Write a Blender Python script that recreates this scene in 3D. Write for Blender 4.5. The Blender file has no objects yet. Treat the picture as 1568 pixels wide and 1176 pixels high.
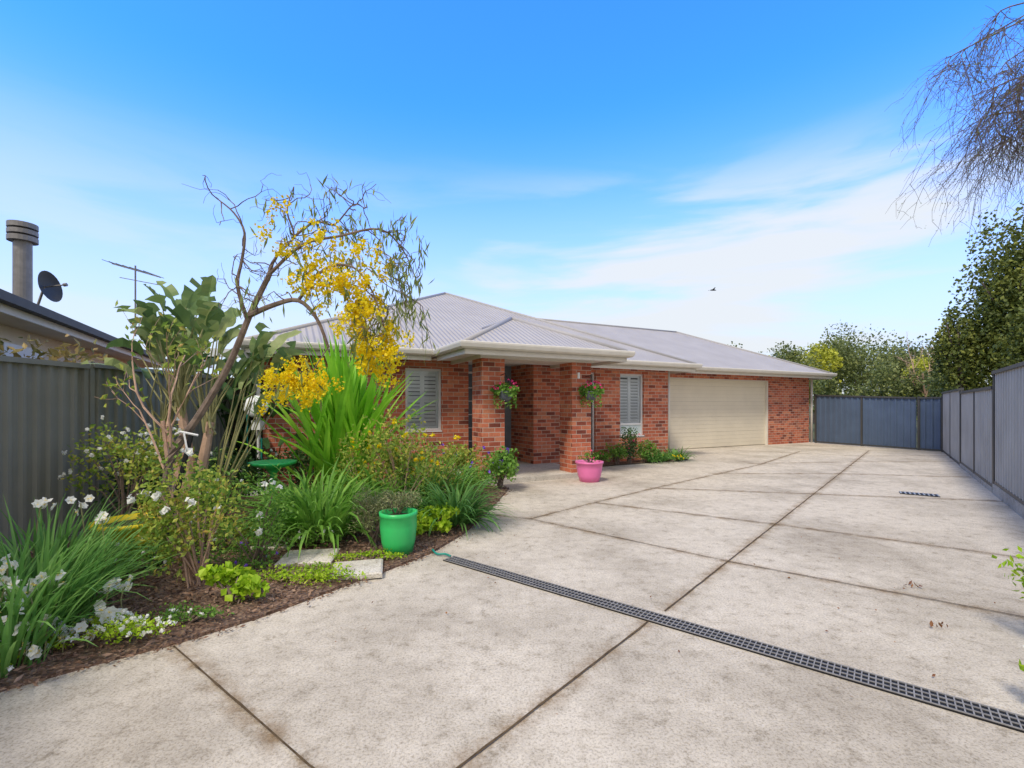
import bpy, math, random
from mathutils import Vector, Matrix
random.seed(7)
R=random.random
def U(a,b): return a+(b-a)*random.random()
G=random.gauss
scene=bpy.context.scene
scene.view_settings.view_transform='Standard'
scene.view_settings.look='None'
scene.view_settings.exposure=0

# ---------------------------------------------------------------- materials
def newmat(name):
    m=bpy.data.materials.new(name); m.use_nodes=True
    nt=m.node_tree; b=nt.nodes['Principled BSDF']
    return m,nt,b
def N(nt,t,**kw):
    n=nt.nodes.new(t)
    for k,v in kw.items(): setattr(n,k,v)
    return n
def ramp(nt,fac,stops):
    r=N(nt,'ShaderNodeValToRGB')
    el=r.color_ramp.elements
    el[0].position=stops[0][0]; el[0].color=(*stops[0][1],1)
    el[1].position=stops[-1][0]; el[1].color=(*stops[-1][1],1)
    for p,c in stops[1:-1]:
        e=el.new(p); e.color=(*c,1)
    nt.links.new(fac,r.inputs[0]); return r
def noise(nt,vec,scale,detail=4,rough=.55):
    n=N(nt,'ShaderNodeTexNoise'); n.inputs['Scale'].default_value=scale
    n.inputs['Detail'].default_value=detail; n.inputs['Roughness'].default_value=rough
    if vec is not None: nt.links.new(vec,n.inputs['Vector'])
    return n
def plain(name,col,rough=.6,var=.12,scale=6,metal=0,bump=0,bscale=80,spec=.4):
    m,nt,b=newmat(name)
    tc=N(nt,'ShaderNodeTexCoord')
    n=noise(nt,tc.outputs['Object'],scale,5)
    lo=tuple(c*(1-var) for c in col); hi=tuple(min(1,c*(1+var)) for c in col)
    r=ramp(nt,n.outputs['Fac'],[(.3,lo),(.7,hi)])
    nt.links.new(r.outputs[0],b.inputs['Base Color'])
    b.inputs['Roughness'].default_value=rough; b.inputs['Metallic'].default_value=metal
    b.inputs['Specular IOR Level'].default_value=spec
    if bump:
        n2=noise(nt,tc.outputs['Object'],bscale,4)
        bp=N(nt,'ShaderNodeBump'); bp.inputs['Strength'].default_value=bump; bp.inputs['Distance'].default_value=.01
        nt.links.new(n2.outputs['Fac'],bp.inputs['Height']); nt.links.new(bp.outputs[0],b.inputs['Normal'])
    return m
LF=1.35
def leafmat(name,cols,trans=.3,rough=.5,clump=1.5):
    m,nt,b=newmat(name)
    cols=[tuple(min(.92,x*LF) for x in c) for c in cols]
    g=N(nt,'ShaderNodeNewGeometry'); tc=N(nt,'ShaderNodeTexCoord')
    k=len(cols)
    stops=[(i/(k-1),c) for i,c in enumerate(cols)]
    n=noise(nt,tc.outputs['Object'],clump,3)
    mx=N(nt,'ShaderNodeMath',operation='MULTIPLY_ADD'); mx.inputs[1].default_value=.6
    nt.links.new(g.outputs['Random Per Island'],mx.inputs[0])
    m2=N(nt,'ShaderNodeMath',operation='MULTIPLY_ADD'); m2.inputs[1].default_value=1.2; m2.inputs[2].default_value=-.4
    nt.links.new(n.outputs['Fac'],m2.inputs[0]); nt.links.new(m2.outputs[0],mx.inputs[2])
    r=ramp(nt,mx.outputs[0],stops)
    nt.links.new(r.outputs[0],b.inputs['Base Color']); b.inputs['Roughness'].default_value=rough
    b.inputs['Specular IOR Level'].default_value=.3
    t=N(nt,'ShaderNodeBsdfTranslucent'); nt.links.new(r.outputs[0],t.inputs[0])
    ms=N(nt,'ShaderNodeMixShader'); ms.inputs[0].default_value=trans
    nt.links.new(b.outputs[0],ms.inputs[1]); nt.links.new(t.outputs[0],ms.inputs[2])
    nt.links.new(ms.outputs[0],nt.nodes['Material Output'].inputs[0])
    return m

def brickmat():
    m,nt,b=newmat('brick')
    uv=N(nt,'ShaderNodeUVMap')
    br=N(nt,'ShaderNodeTexBrick')
    br.inputs['Scale'].default_value=1; br.inputs['Brick Width'].default_value=.24
    br.inputs['Row Height'].default_value=.086; br.inputs['Mortar Size'].default_value=.0055
    br.inputs['Mortar Smooth'].default_value=.1; br.inputs['Bias'].default_value=0
    br.inputs['Color1'].default_value=(0,0,0,1); br.inputs['Color2'].default_value=(1,1,1,1); br.inputs['Mortar'].default_value=(.5,.5,.5,1)
    nt.links.new(uv.outputs[0],br.inputs['Vector'])
    r=ramp(nt,br.outputs['Color'],[(0,(.20,.06,.042)),(.25,(.42,.115,.065)),(.6,(.55,.17,.095)),(.85,(.60,.235,.13)),(1,(.27,.10,.075))])
    n=noise(nt,uv.outputs[0],9,5,.7)
    mul=N(nt,'ShaderNodeMixRGB',blend_type='MULTIPLY'); mul.inputs[0].default_value=.7
    r2=ramp(nt,n.outputs['Fac'],[(.3,(.62,.58,.56)),(.7,(1.25,1.2,1.15))])
    nt.links.new(r.outputs[0],mul.inputs[1]); nt.links.new(r2.outputs[0],mul.inputs[2])
    mm=N(nt,'ShaderNodeMixRGB'); mm.inputs[2].default_value=(.52,.42,.34,1)
    nt.links.new(br.outputs['Fac'],mm.inputs[0]); nt.links.new(mul.outputs[0],mm.inputs[1])
    nt.links.new(mm.outputs[0],b.inputs['Base Color']); b.inputs['Roughness'].default_value=.9
    b.inputs['Specular IOR Level'].default_value=.2
    bp=N(nt,'ShaderNodeBump',invert=True); bp.inputs['Strength'].default_value=.6; bp.inputs['Distance'].default_value=.006
    nt.links.new(br.outputs['Fac'],bp.inputs['Height']); nt.links.new(bp.outputs[0],b.inputs['Normal'])
    return m
def roofmat():
    m,nt,b=newmat('roof_steel')
    uv=N(nt,'ShaderNodeUVMap')
    w=N(nt,'ShaderNodeTexWave'); w.wave_type='BANDS'; w.bands_direction='X'; w.wave_profile='SIN'
    w.inputs['Scale'].default_value=2*math.pi/ (20*.11) *1.0
    nt.links.new(uv.outputs[0],w.inputs['Vector'])
    n=noise(nt,uv.outputs[0],1.3,4)
    r=ramp(nt,n.outputs['Fac'],[(.3,(.37,.35,.35)),(.7,(.43,.41,.41))])
    nt.links.new(r.outputs[0],b.inputs['Base Color'])
    b.inputs['Roughness'].default_value=.6; b.inputs['Specular IOR Level'].default_value=.3
    bp=N(nt,'ShaderNodeBump'); bp.inputs['Strength'].default_value=1; bp.inputs['Distance'].default_value=.02
    nt.links.new(w.outputs['Fac'],bp.inputs['Height']); nt.links.new(bp.outputs[0],b.inputs['Normal'])
    return m
def concretemat(name='concrete',a=(.37,.325,.26),c=(.62,.56,.465)):
    m,nt,b=newmat(name)
    tc=N(nt,'ShaderNodeTexCoord'); o=tc.outputs['Object']
    n1=noise(nt,o,.7,8,.68); r1=ramp(nt,n1.outputs['Fac'],[(.30,a),(.56,c)])
    n2=noise(nt,o,9,9,.78); r2=ramp(nt,n2.outputs['Fac'],[(.33,(.5,.47,.42)),(.46,(.93,.92,.91)),(.7,(1.12,1.12,1.12))])
    mu=N(nt,'ShaderNodeMixRGB',blend_type='MULTIPLY'); mu.inputs[0].default_value=.9
    nt.links.new(r1.outputs[0],mu.inputs[1]); nt.links.new(r2.outputs[0],mu.inputs[2])
    n3=noise(nt,o,75,3,.8); r3=ramp(nt,n3.outputs['Fac'],[(.38,(.5,.47,.43)),(.5,(1,1,1)),(.72,(1.15,1.15,1.15))])
    m3=N(nt,'ShaderNodeMixRGB',blend_type='MULTIPLY'); m3.inputs[0].default_value=.65
    nt.links.new(mu.outputs[0],m3.inputs[1]); nt.links.new(r3.outputs[0],m3.inputs[2])
    nt.links.new(m3.outputs[0],b.inputs['Base Color']); b.inputs['Roughness'].default_value=.95
    b.inputs['Specular IOR Level'].default_value=.12
    ad=N(nt,'ShaderNodeMath',operation='ADD'); nt.links.new(n2.outputs['Fac'],ad.inputs[0]); nt.links.new(n3.outputs['Fac'],ad.inputs[1])
    bp=N(nt,'ShaderNodeBump'); bp.inputs['Strength'].default_value=.45; bp.inputs['Distance'].default_value=.008
    nt.links.new(ad.outputs[0],bp.inputs['Height']); nt.links.new(bp.outputs[0],b.inputs['Normal'])
    return m
def stainmat():
    m,nt,b=newmat('joint_stain')
    uv=N(nt,'ShaderNodeUVMap'); tc=N(nt,'ShaderNodeTexCoord')
    sp=N(nt,'ShaderNodeSeparateXYZ'); nt.links.new(uv.outputs[0],sp.inputs[0])
    ab=N(nt,'ShaderNodeMath',operation='ABSOLUTE'); nt.links.new(sp.outputs['Y'],ab.inputs[0])
    sb=N(nt,'ShaderNodeMath',operation='SUBTRACT'); sb.inputs[0].default_value=1; nt.links.new(ab.outputs[0],sb.inputs[1])
    n=noise(nt,tc.outputs['Object'],5,8,.8); mr=N(nt,'ShaderNodeMapRange'); mr.inputs[1].default_value=.42; mr.inputs[2].default_value=.72; mr.inputs[4].default_value=.85
    nt.links.new(n.outputs['Fac'],mr.inputs[0])
    mu=N(nt,'ShaderNodeMath',operation='MULTIPLY'); nt.links.new(sb.outputs[0],mu.inputs[0]); nt.links.new(mr.outputs[0],mu.inputs[1])
    b.inputs['Base Color'].default_value=(.29,.18,.08,1); b.inputs['Roughness'].default_value=.95
    b.inputs['Specular IOR Level'].default_value=.1
    nt.links.new(mu.outputs[0],b.inputs['Alpha'])
    return m
def mulchmat():
    m,nt,b=newmat('mulch')
    tc=N(nt,'ShaderNodeTexCoord'); o=tc.outputs['Object']
    v=N(nt,'ShaderNodeTexVoronoi'); v.inputs['Scale'].default_value=45; nt.links.new(o,v.inputs['Vector'])
    r=ramp(nt,v.outputs['Color'],[(0,(.06,.035,.022)),(.5,(.17,.10,.065)),(1,(.32,.22,.15))])
    nt.links.new(r.outputs[0],b.inputs['Base Color']); b.inputs['Roughness'].default_value=.95
    bp=N(nt,'ShaderNodeBump'); bp.inputs['Strength'].default_value=1; bp.inputs['Distance'].default_value=.02
    nt.links.new(v.outputs['Distance'],bp.inputs['Height']); nt.links.new(bp.outputs[0],b.inputs['Normal'])
    return m
def groundmat():
    m,nt,b=newmat('grass_ground')
    tc=N(nt,'ShaderNodeTexCoord'); n=noise(nt,tc.outputs['Object'],.4,8,.7)
    r=ramp(nt,n.outputs['Fac'],[(.3,(.045,.06,.02)),(.6,(.09,.10,.04)),(.75,(.15,.12,.07))])
    nt.links.new(r.outputs[0],b.inputs['Base Color']); b.inputs['Roughness'].default_value=1
    return m
def glassmat():
    m,nt,b=newmat('window_glass')
    t=N(nt,'ShaderNodeBsdfTransparent'); t.inputs[0].default_value=(.93,.96,.97,1)
    g=N(nt,'ShaderNodeBsdfGlossy'); g.inputs['Roughness'].default_value=.02
    fr=N(nt,'ShaderNodeFresnel'); fr.inputs[0].default_value=1.5
    ms=N(nt,'ShaderNodeMixShader'); nt.links.new(fr.outputs[0],ms.inputs[0]); nt.links.new(t.outputs[0],ms.inputs[1]); nt.links.new(g.outputs[0],ms.inputs[2])
    nt.links.new(ms.outputs[0],nt.nodes['Material Output'].inputs[0]); return m

BRICK=brickmat(); ROOF=roofmat(); CONC=concretemat(); STAIN=stainmat(); MULCH=mulchmat(); GROUND=groundmat(); GLASS=glassmat()
SLAB=concretemat('paver_concrete',(.50,.47,.40),(.64,.60,.52))
CREAM=plain('cream_trim',(.64,.60,.52),.5,.05)
SOFFIT=plain('soffit_paint',(.76,.74,.69),.7,.04)
GARAGE=plain('garage_door_cream',(.70,.63,.49),.5,.04,2)
WHITE=plain('white_paint',(.75,.75,.73),.45,.04)
FRAME=plain('frame_grey',(.70,.70,.69),.4,.05)
LOUV=plain('shutter_louvre',(.80,.81,.81),.5,.03)
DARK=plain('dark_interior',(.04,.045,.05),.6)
DOOR=plain('door_dark',(.09,.12,.14),.35)
PANEL=plain('cladding_panel',(.55,.63,.62),.5)
JOINT=plain('joint_dark',(.10,.07,.04),.95,.4,20,spec=.1)
STEEL=plain('galvanised',(.42,.42,.41),.4,.15,30,.4)
GRATE=plain('grate_steel',(.27,.26,.25),.6,.2,30,.1)
BLACK=plain('black_plastic',(.008,.008,.009),.6)
FENL=plain('fence_olive',(.24,.24,.20),.6,.12,1.5,spec=.2)
FENR=plain('fence_grey',(.38,.37,.335),.6,.12,1.5,spec=.2)
FENP=plain('fence_post_dark',(.06,.06,.055),.5,.1)
FENB=plain('fence_blue',(.085,.12,.18),.6,.12,1.5,spec=.2)
PLINTH=concretemat('plinth_concrete',(.33,.31,.27),(.45,.43,.37))
RENDER=plain('cream_render',(.68,.59,.45),.9,.06,3,bump=.2)
DROOF=plain('neighbour_roof',(.08,.08,.08),.6,.1,spec=.2)
FLUE=plain('flue_metal',(.22,.205,.19),.5,.2,8,.3)
DISH=plain('dish_dark',(.04,.045,.05),.5,.2,8)
BARK=plain('bark_grey',(.19,.14,.11),.9,.4,14,bump=.6)
BARKP=plain('bark_pinkish',(.46,.30,.21),.8,.25,12,bump=.3)
TWIG=plain('twig_dark',(.13,.095,.08),.9,.3)
STAKE=plain('stake_black',(.012,.012,.014),.6)
POTG=plain('pot_green',(.04,.50,.13),.35,.08,4)
POTY=plain('pot_yellow',(.88,.68,.02),.35,.06,4)
POTP=plain('pot_pink',(.75,.18,.40),.4,.08,4)
SOIL=plain('soil',(.05,.03,.02),1,.4,30)
CHIP=leafmat('bark_chips',[(.06,.035,.022),(.17,.10,.065),(.34,.24,.17)],0,.95)
DEADL=leafmat('fallen_leaves',[(.10,.04,.02),(.25,.12,.05),(.08,.03,.03)],.1,.8)
HOSE=plain('hose_green',(.02,.25,.2),.4)
STRAP=leafmat('strap_leaf',[(.06,.16,.02),(.14,.30,.04),(.28,.46,.09)],.4)
STRAPD=leafmat('strap_leaf_blue',[(.05,.15,.03),(.12,.27,.06),(.23,.40,.10)],.4)
FLAX=leafmat('flax_leaf',[(.10,.28,.015),(.22,.47,.03),(.36,.60,.06)],.4,clump=3)
STREL=leafmat('paddle_leaf',[(.07,.13,.04),(.15,.22,.07),(.32,.34,.14)],.35,clump=2)
STEM=plain('leaf_stem',(.30,.28,.12),.6,.3)
ROSE=leafmat('rose_leaf',[(.08,.15,.02),(.18,.28,.04),(.34,.38,.06),(.46,.26,.08)],.4,clump=4)
LIME=leafmat('lime_leaf',[(.13,.24,.01),(.29,.45,.02),(.48,.56,.05)],.4,clump=5)
GREEN=leafmat('bush_leaf',[(.055,.13,.02),(.12,.25,.035),(.24,.38,.07)],.4,clump=4)
ROSEM=leafmat('rosemary_leaf',[(.10,.12,.05),(.19,.21,.09),(.32,.30,.15)],.2,clump=5)
WLEAF=leafmat('wattle_leaf',[(.07,.11,.03),(.16,.20,.05),(.30,.33,.10)],.3,clump=3)
YEL=leafmat('wattle_blossom',[(.62,.44,.003),(.68,.54,.006),(.70,.62,.03)],.4,clump=6)
WHT=leafmat('white_petal',[(.62,.62,.58),(.68,.68,.63),(.7,.7,.68)],.35)
YELC=leafmat('yellow_centre',[(.7,.5,.1),(.7,.58,.2)],.2)
REDF=leafmat('red_petal',[(.6,.02,.08),(.7,.03,.2),(.7,.1,.3)],.25)
PURP=leafmat('purple_petal',[(.12,.06,.45),(.3,.12,.6)],.25)
CONIF=leafmat('hedge_leaf',[(.03,.05,.012),(.10,.125,.025),(.25,.26,.05)],.3,clump=.9)
BGL=leafmat('tree_leaf',[(.045,.06,.015),(.12,.15,.045),(.27,.28,.09)],.3,clump=.35)
BGY=leafmat('tree_leaf_yellow',[(.16,.18,.02),(.33,.34,.03),(.48,.47,.06)],.3,clump=.4)
DKL=leafmat('dark_leaf',[(.015,.04,.012),(.04,.09,.025),(.09,.17,.045)],.25,clump=2)
BRONZ=leafmat('magnolia_leaf',[(.10,.12,.03),(.24,.19,.06),(.40,.27,.11)],.3,clump=4)

# ---------------------------------------------------------------- mesh builder
class MB:
    def __init__(s): s.v=[];s.f=[];s.m=[];s.uv=[]
    def face(s,pts,mi=0,uvs=None):
        b=len(s.v); s.v.extend([tuple(p) for p in pts]); s.f.append(tuple(range(b,b+len(pts)))); s.m.append(mi)
        s.uv.extend(uvs if uvs else [(0,0)]*len(pts))
    def box(s,x0,y0,z0,x1,y1,z1,mi=0,faces='xXyYzZ'):
        def q(p,k):
            if k=='x': uv=[(c[1],c[2]) for c in p]
            elif k=='y': uv=[(c[0],c[2]) for c in p]
            else: uv=[(c[0],c[1]) for c in p]
            s.face(p,mi,uv)
        if 'x' in faces:q([(x0,y1,z0),(x0,y0,z0),(x0,y0,z1),(x0,y1,z1)],'x')
        if 'X' in faces:q([(x1,y0,z0),(x1,y1,z0),(x1,y1,z1),(x1,y0,z1)],'x')
        if 'y' in faces:q([(x0,y0,z0),(x1,y0,z0),(x1,y0,z1),(x0,y0,z1)],'y')
        if 'Y' in faces:q([(x1,y1,z0),(x0,y1,z0),(x0,y1,z1),(x1,y1,z1)],'y')
        if 'z' in faces:q([(x0,y1,z0),(x1,y1,z0),(x1,y0,z0),(x0,y0,z0)],'z')
        if 'Z' in faces:q([(x0,y0,z1),(x1,y0,z1),(x1,y1,z1),(x0,y1,z1)],'z')
    def obox(s,p,q,w,z0,z1,mi=0):
        p=Vector(p[:2]);q=Vector(q[:2]);d=(q-p).normalized();n=Vector((-d.y,d.x))*w/2
        a,b,c,e=p-n,q-n,q+n,p+n
        lo=[(v.x,v.y,z0) for v in (a,b,c,e)];hi=[(v.x,v.y,z1) for v in (a,b,c,e)]
        s.face(hi,mi);s.face(lo[::-1],mi)
        for i in range(4):
            j=(i+1)%4;s.face([lo[i],lo[j],hi[j],hi[i]],mi)
    def tube(s,pts,rad,k=6,mi=0,cap=True):
        pts=[Vector(p) for p in pts]; n=len(pts)
        if not hasattr(rad,'__len__'): rad=[rad]*n
        b=len(s.v); up=Vector((.31,.17,.93))
        for i,p in enumerate(pts):
            d=(pts[min(i+1,n-1)]-pts[max(i-1,0)])
            if d.length<1e-6:d=Vector((0,0,1))
            d.normalize(); a=d.cross(up)
            if a.length<.1:a=d.cross(Vector((1,0,0)))
            a.normalize(); c=d.cross(a)
            for j in range(k):
                t=2*math.pi*j/k
                s.v.append(tuple(p+(a*math.cos(t)+c*math.sin(t))*rad[i]))
        for i in range(n-1):
            for j in range(k):
                j2=(j+1)%k
                s.f.append((b+i*k+j,b+i*k+j2,b+(i+1)*k+j2,b+(i+1)*k+j)); s.m.append(mi); s.uv.extend([(0,0)]*4)
        if cap:
            s.f.append(tuple(b+(n-1)*k+j for j in range(k))); s.m.append(mi); s.uv.extend([(0,0)]*k)
            s.f.append(tuple(b+j for j in range(k-1,-1,-1))); s.m.append(mi); s.uv.extend([(0,0)]*k)
    def lathe(s,c,prof,k=28,mi=0):
        b=len(s.v); n=len(prof)
        for r,z in prof:
            for j in range(k):
                t=2*math.pi*j/k; s.v.append((c[0]+r*math.cos(t),c[1]+r*math.sin(t),c[2]+z))
        for i in range(n-1):
            for j in range(k):
                j2=(j+1)%k
                s.f.append((b+i*k+j,b+i*k+j2,b+(i+1)*k+j2,b+(i+1)*k+j)); s.m.append(mi); s.uv.extend([(0,0)]*4)
    def blade(s,base,az,tilt,length,width,droop,mi=0,seg=6,mid=.35,fold=.25):
        p=Vector(base); el=math.pi/2-tilt; st=length/seg
        ca,sa=math.cos(az),math.sin(az); side=Vector((-sa,ca,0))
        b=len(s.v); tw=U(-.3,.3)
        for i in range(seg+1):
            t=i/seg
            w=width*(.55+.45*min(1,t/mid)) if t<mid else width*(1-((t-mid)/(1-mid))**2.0)
            w=max(w,width*.03)*.5
            sd=side*math.cos(tw*t)+Vector((0,0,1))*math.sin(tw*t)
            lift=Vector((-ca*math.sin(el),-sa*math.sin(el),math.cos(el)))
            s.v.append(tuple(p-sd*w+lift*w*fold)); s.v.append(tuple(p)); s.v.append(tuple(p+sd*w+lift*w*fold))
            p=p+Vector((ca*math.cos(el),sa*math.cos(el),math.sin(el)))*st
            el-=droop/seg*(.4+1.2*t)
        for i in range(seg):
            for k in range(2):
                a=b+i*3+k
                s.f.append((a,a+1,a+4,a+3)); s.m.append(mi); s.uv.extend([(0,0)]*4)
    def leaf(s,c,size,mi=0,asp=.5,d=None):
        if d is None: d=Vector((G(0,1),G(0,1),G(0,1)))
        d=Vector(d); 
        if d.length<1e-4:d=Vector((0,0,1))
        d.normalize(); q=d.cross(Vector((G(0,1),G(0,1),G(0,1)))); 
        if q.length<1e-4:q=Vector((1,0,0))
        q.normalize(); n=d.cross(q)
        c=Vector(c); h=size*.5;w=h*asp
        b=len(s.v)
        s.v.extend([tuple(c-d*h),tuple(c+q*w-n*w*.3),tuple(c+d*h),tuple(c-q*w-n*w*.3)])
        s.f.append((b,b+1,b+2,b+3)); s.m.append(mi); s.uv.extend([(0,0)]*4)
    def build(s,name,mats,parent=None,smooth=False,loc=None,merge=False):
        me=bpy.data.meshes.new(name); me.from_pydata(s.v,[],s.f)
        for m in mats: me.materials.append(m)
        me.polygons.foreach_set('material_index',s.m)
        ul=me.uv_layers.new(name='UVMap')
        flat=[x for u in s.uv for x in u]; ul.data.foreach_set('uv',flat)
        if smooth: me.polygons.foreach_set('use_smooth',[True]*len(s.f))
        me.update()
        o=bpy.data.objects.new(name,me); scene.collection.objects.link(o)
        if parent: o.parent=parent
        if loc: o.location=loc
        return o
def empty(name,loc=(0,0,0),rz=0):
    e=bpy.data.objects.new(name,None); scene.collection.objects.link(e); e.location=loc; e.rotation_euler=(0,0,rz); e.empty_display_size=.3
    return e

ANG=math.radians(26.67); CA,SA=math.cos(ANG),math.sin(ANG)
def H(s,t,z=0): return Vector((s*CA-t*SA, s*SA+t*CA, z))

# ---------------------------------------------------------------- ground / drive
m=MB(); S=600
m.face([(-S,-S,-.03),(S,-S,-.03),(S,S,-.03),(-S,S,-.03)]); m.build('ground',[GROUND])
m=MB()
drive=[(-6,-4),(-1.2,-4),(6.69,6.15),(13.4,14.55),(11.9,18.3),(2,22),(-6,14)]
m.face([(x,y,0) for x,y in drive]); m.build('driveway',[CONC])
joints=[[(-1.1,.87),(-.19,1.9),(.91,3.14)],[(1.07,3.30),(11.3,14.9)],
 [(-3.6,4.0),(-2.03,2.82),(-.805,1.88),(.3,1.0)],
 [(.23,5.97),(2.01,4.34),(4.35,2.55)],
 [(1.22,6.97),(3.2,5.7),(5.55,3.9)],
 [(2.4,8.2),(4.9,7.64),(7.7,7.0)],[(4.1,9.9),(6.9,9.9),(9.3,9.4)],
 [(5.8,11.6),(8.7,11.95),(11.3,12.0)],
 [(-.3,6.2),(.23,5.97),(1.22,6.97),(2.6,8.3),(6.0,11.4),(9.0,14.7)],
 [(7.0,15.0),(9.9,13.3),(12.4,13.4)]]
jm=MB(); st=MB()
for J in joints:
    for a,b in zip(J[:-1],J[1:]):
        a=Vector(a);b=Vector(b);d=(b-a).normalized();n=Vector((-d.y,d.x)); L=(b-a).length
        K=max(2,int(L/.12)); prev=None
        for i in range(K+1):
            p=a+(b-a)*i/K; w=.004+.003*R(); off=n*G(0,.0012); cur=(p+off-n*w,p+off+n*w)
            if prev: jm.face([(prev[0].x,prev[0].y,.008),(cur[0].x,cur[0].y,.008),(cur[1].x,cur[1].y,.008),(prev[1].x,prev[1].y,.008)])
            prev=cur
        w=.10
        st.face([(a.x-n.x*w,a.y-n.y*w,.004),(b.x-n.x*w,b.y-n.y*w,.004),(b.x+n.x*w,b.y+n.y*w,.004),(a.x+n.x*w,a.y+n.y*w,.004)],0,[(0,-1),(1,-1),(1,1),(0,1)])
jm.build('driveway_joints',[JOINT]); so=st.build('driveway_stains',[STAIN])
for i in range(len(so.data.polygons)):
    for vi in so.data.polygons[i].vertices: so.data.vertices[vi].co.z=.003+.0002*i
# drain
A=Vector((-.60,4.43)); B=Vector((2.95,1.62)); d=(B-A).normalized(); n=Vector((-d.y,d.x)); L=(B-A).length
dr=empty('channel_drain')
m=MB(); m.obox(A,B,.135,.0,.010,0); m.build('channel',[BLACK],dr)
m=MB()
for off in (-.065,-.022,.022,.065):
    m.obox(A+n*off,B+n*off,.005,.0105,.016,0)
K=int(L/.03)
for i in range(K):
    p=A+d*(i+.5)*L/K; m.obox(p-n*.0655,p+n*.0655,.006,.0105,.0150,0)
m.build('grate',[GRATE],dr)
sg=empty('stormwater_grate')
m=MB(); m.obox((6.38,7.75),(6.78,7.47),.22,.0,.012,0); m.build('pit',[BLACK],sg)
m=MB(); c=Vector((6.58,7.61)); dd=Vector((.4,-.28)).normalized(); nn=Vector((-dd.y,dd.x))
for i in range(9):
    p=c+dd*(-.23+.0575*i); m.obox(p-nn*.11,p+nn*.11,.02,.0125,.018,0)
m.build('bars',[STEEL],sg)

# garden bed
edge=[(-4.2,1.6),(-3.2,2.05),(-2.58,2.375),(-2.31,2.626),(-2.04,2.84),(-1.71,3.2),(-1.37,3.7),(-1.08,4.12),(-.79,4.58),(-.54,5.28),(-.36,6.15),(-.19,7.2),(-.05,8.1)]
bed=edge+[tuple(H(3.3,8.0)[:2]),tuple(H(3.3,9.44)[:2]),tuple(H(-.25,9.44)[:2]),(-6.0,10.5),(-5.4,7),(-4.75,4.2)]
m=MB(); m.face([(x,y,.022) for x,y in bed])
for a,b in zip(edge[:-1],edge[1:]): m.face([(a[0],a[1],0),(b[0],b[1],0),(b[0],b[1],.022),(a[0],a[1],.022)])
m.build('garden_bed',[MULCH])
bed2=[H(5.76,8.85),H(8.7,8.95),H(9.75,9.0),H(9.85,9.3),H(9.7,9.44),H(5.4,9.44),H(5.4,8.9)]
m=MB(); m.face([(p.x,p.y,.02) for p in bed2]); m.build('garden_bed',[MULCH])
def inpoly(x,y,P):
    c=False;j=len(P)-1
    for i in range(len(P)):
        if (P[i][1]>y)!=(P[j][1]>y) and x<(P[j][0]-P[i][0])*(y-P[i][1])/(P[j][1]-P[i][1])+P[i][0]: c=not c
        j=i
    return c
m=MB(); cnt=0
while cnt<16000:
    x,y=U(-4.8,0),U(1.7,8.5)
    if y>5.5 and R()<.6: continue
    if not inpoly(x,y,bed): continue
    m.leaf((x,y,.028+R()*.025),U(.015,.055),0,.4,Vector((G(0,1),G(0,1),G(0,.3)))); cnt+=1
for a,b in zip(edge[:-1],edge[1:]):
    for i in range(60):
        t=R(); x=a[0]+(b[0]-a[0])*t+abs(G(0,.04)); y=a[1]+(b[1]-a[1])*t-abs(G(0,.03)); m.leaf((x,y,.008+R()*.02),U(.012,.04),0,.4,Vector((G(0,1),G(0,1),G(0,.2))))
m.build('bark_mulch',[CHIP])
m=MB()
for i in range(90):
    k=random.choice([(1.0,3.0,5,2),(2.8,3.4,.9,.8),(-.4,5,.4,1.3)])
    x,y=G(k[0],k[2]*.5),G(k[1],k[3]*.5)
    m.leaf((x,y,.012+.01*R()),U(.008,.025),0,.6,Vector((G(0,1),G(0,1),.1)))
for c in [(2.75,3.05),(3.2,3.75)]:
    for i in range(6): m.leaf((c[0]+G(0,.03),c[1]+G(0,.03),.015+.02*R()),U(.03,.05),0,.5)
m.build('fallen_leaves',[DEADL])
def paver(cx,cy,w,h,a):
    m=MB(); x,y=w/2,h/2; b=.015
    prof=[(x,y,.0),(x,y,.035),(x-b,y-b,.045)]
    for k in range(2):
        X,Y,z=prof[k];X2,Y2,z2=prof[k+1]
        c0=[(-X,-Y,z),(X,-Y,z),(X,Y,z),(-X,Y,z)];c1=[(-X2,-Y2,z2),(X2,-Y2,z2),(X2,Y2,z2),(-X2,Y2,z2)]
        for i in range(4): j=(i+1)%4; m.face([c0[i],c0[j],c1[j],c1[i]])
    m.face([(-x+b,-y+b,.045),(x-b,-y+b,.045),(x-b,y-b,.045),(-x+b,y-b,.045)])
    o=m.build('stepping_stone',[SLAB],loc=(cx,cy,.012)); o.rotation_euler=(0,0,a)
paver(-1.33,4.05,.42,.38,.25); paver(-1.88,4.36,.48,.40,.15); paver(-2.4,4.8,.4,.36,.1)

# ---------------------------------------------------------------- house
house=empty('brick_house',(0,0,0),ANG)
EV=2.52; GV=2.64; P=.466
w=MB()
def wall_y(s0,s1,t0,t1,z0,z1,ops=()):
    cur=s0
    for (a,b,c,e) in ops:
        w.box(cur,t0,z0,a,t1,z1,0); 
        if c>z0: w.box(a,t0,z0,b,t1,c,0)
        if e<z1: w.box(a,t0,e,b,t1,z1,0)
        cur=b
    w.box(cur,t0,z0,s1,t1,z1,0)
T=9.45
W1=(2.34,3.10,.92,2.2); W2=(7.82,8.6,.66,2.25); SL=(6.78,7.05,.3,2.25)
wall_y(-.2,3.7,T,T+.24,0,2.42,[W1])
w.box(-.2,T+.24,0,.04,21.4,2.42,0)
w.box(3.46,T+.24,0,3.7,10.7,2.42,0)
wall_y(5.30,9.45,T,T+.24,0,2.42,[SL,W2])
w.box(5.30,T+.24,0,5.54,10.9,2.42,0)
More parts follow.
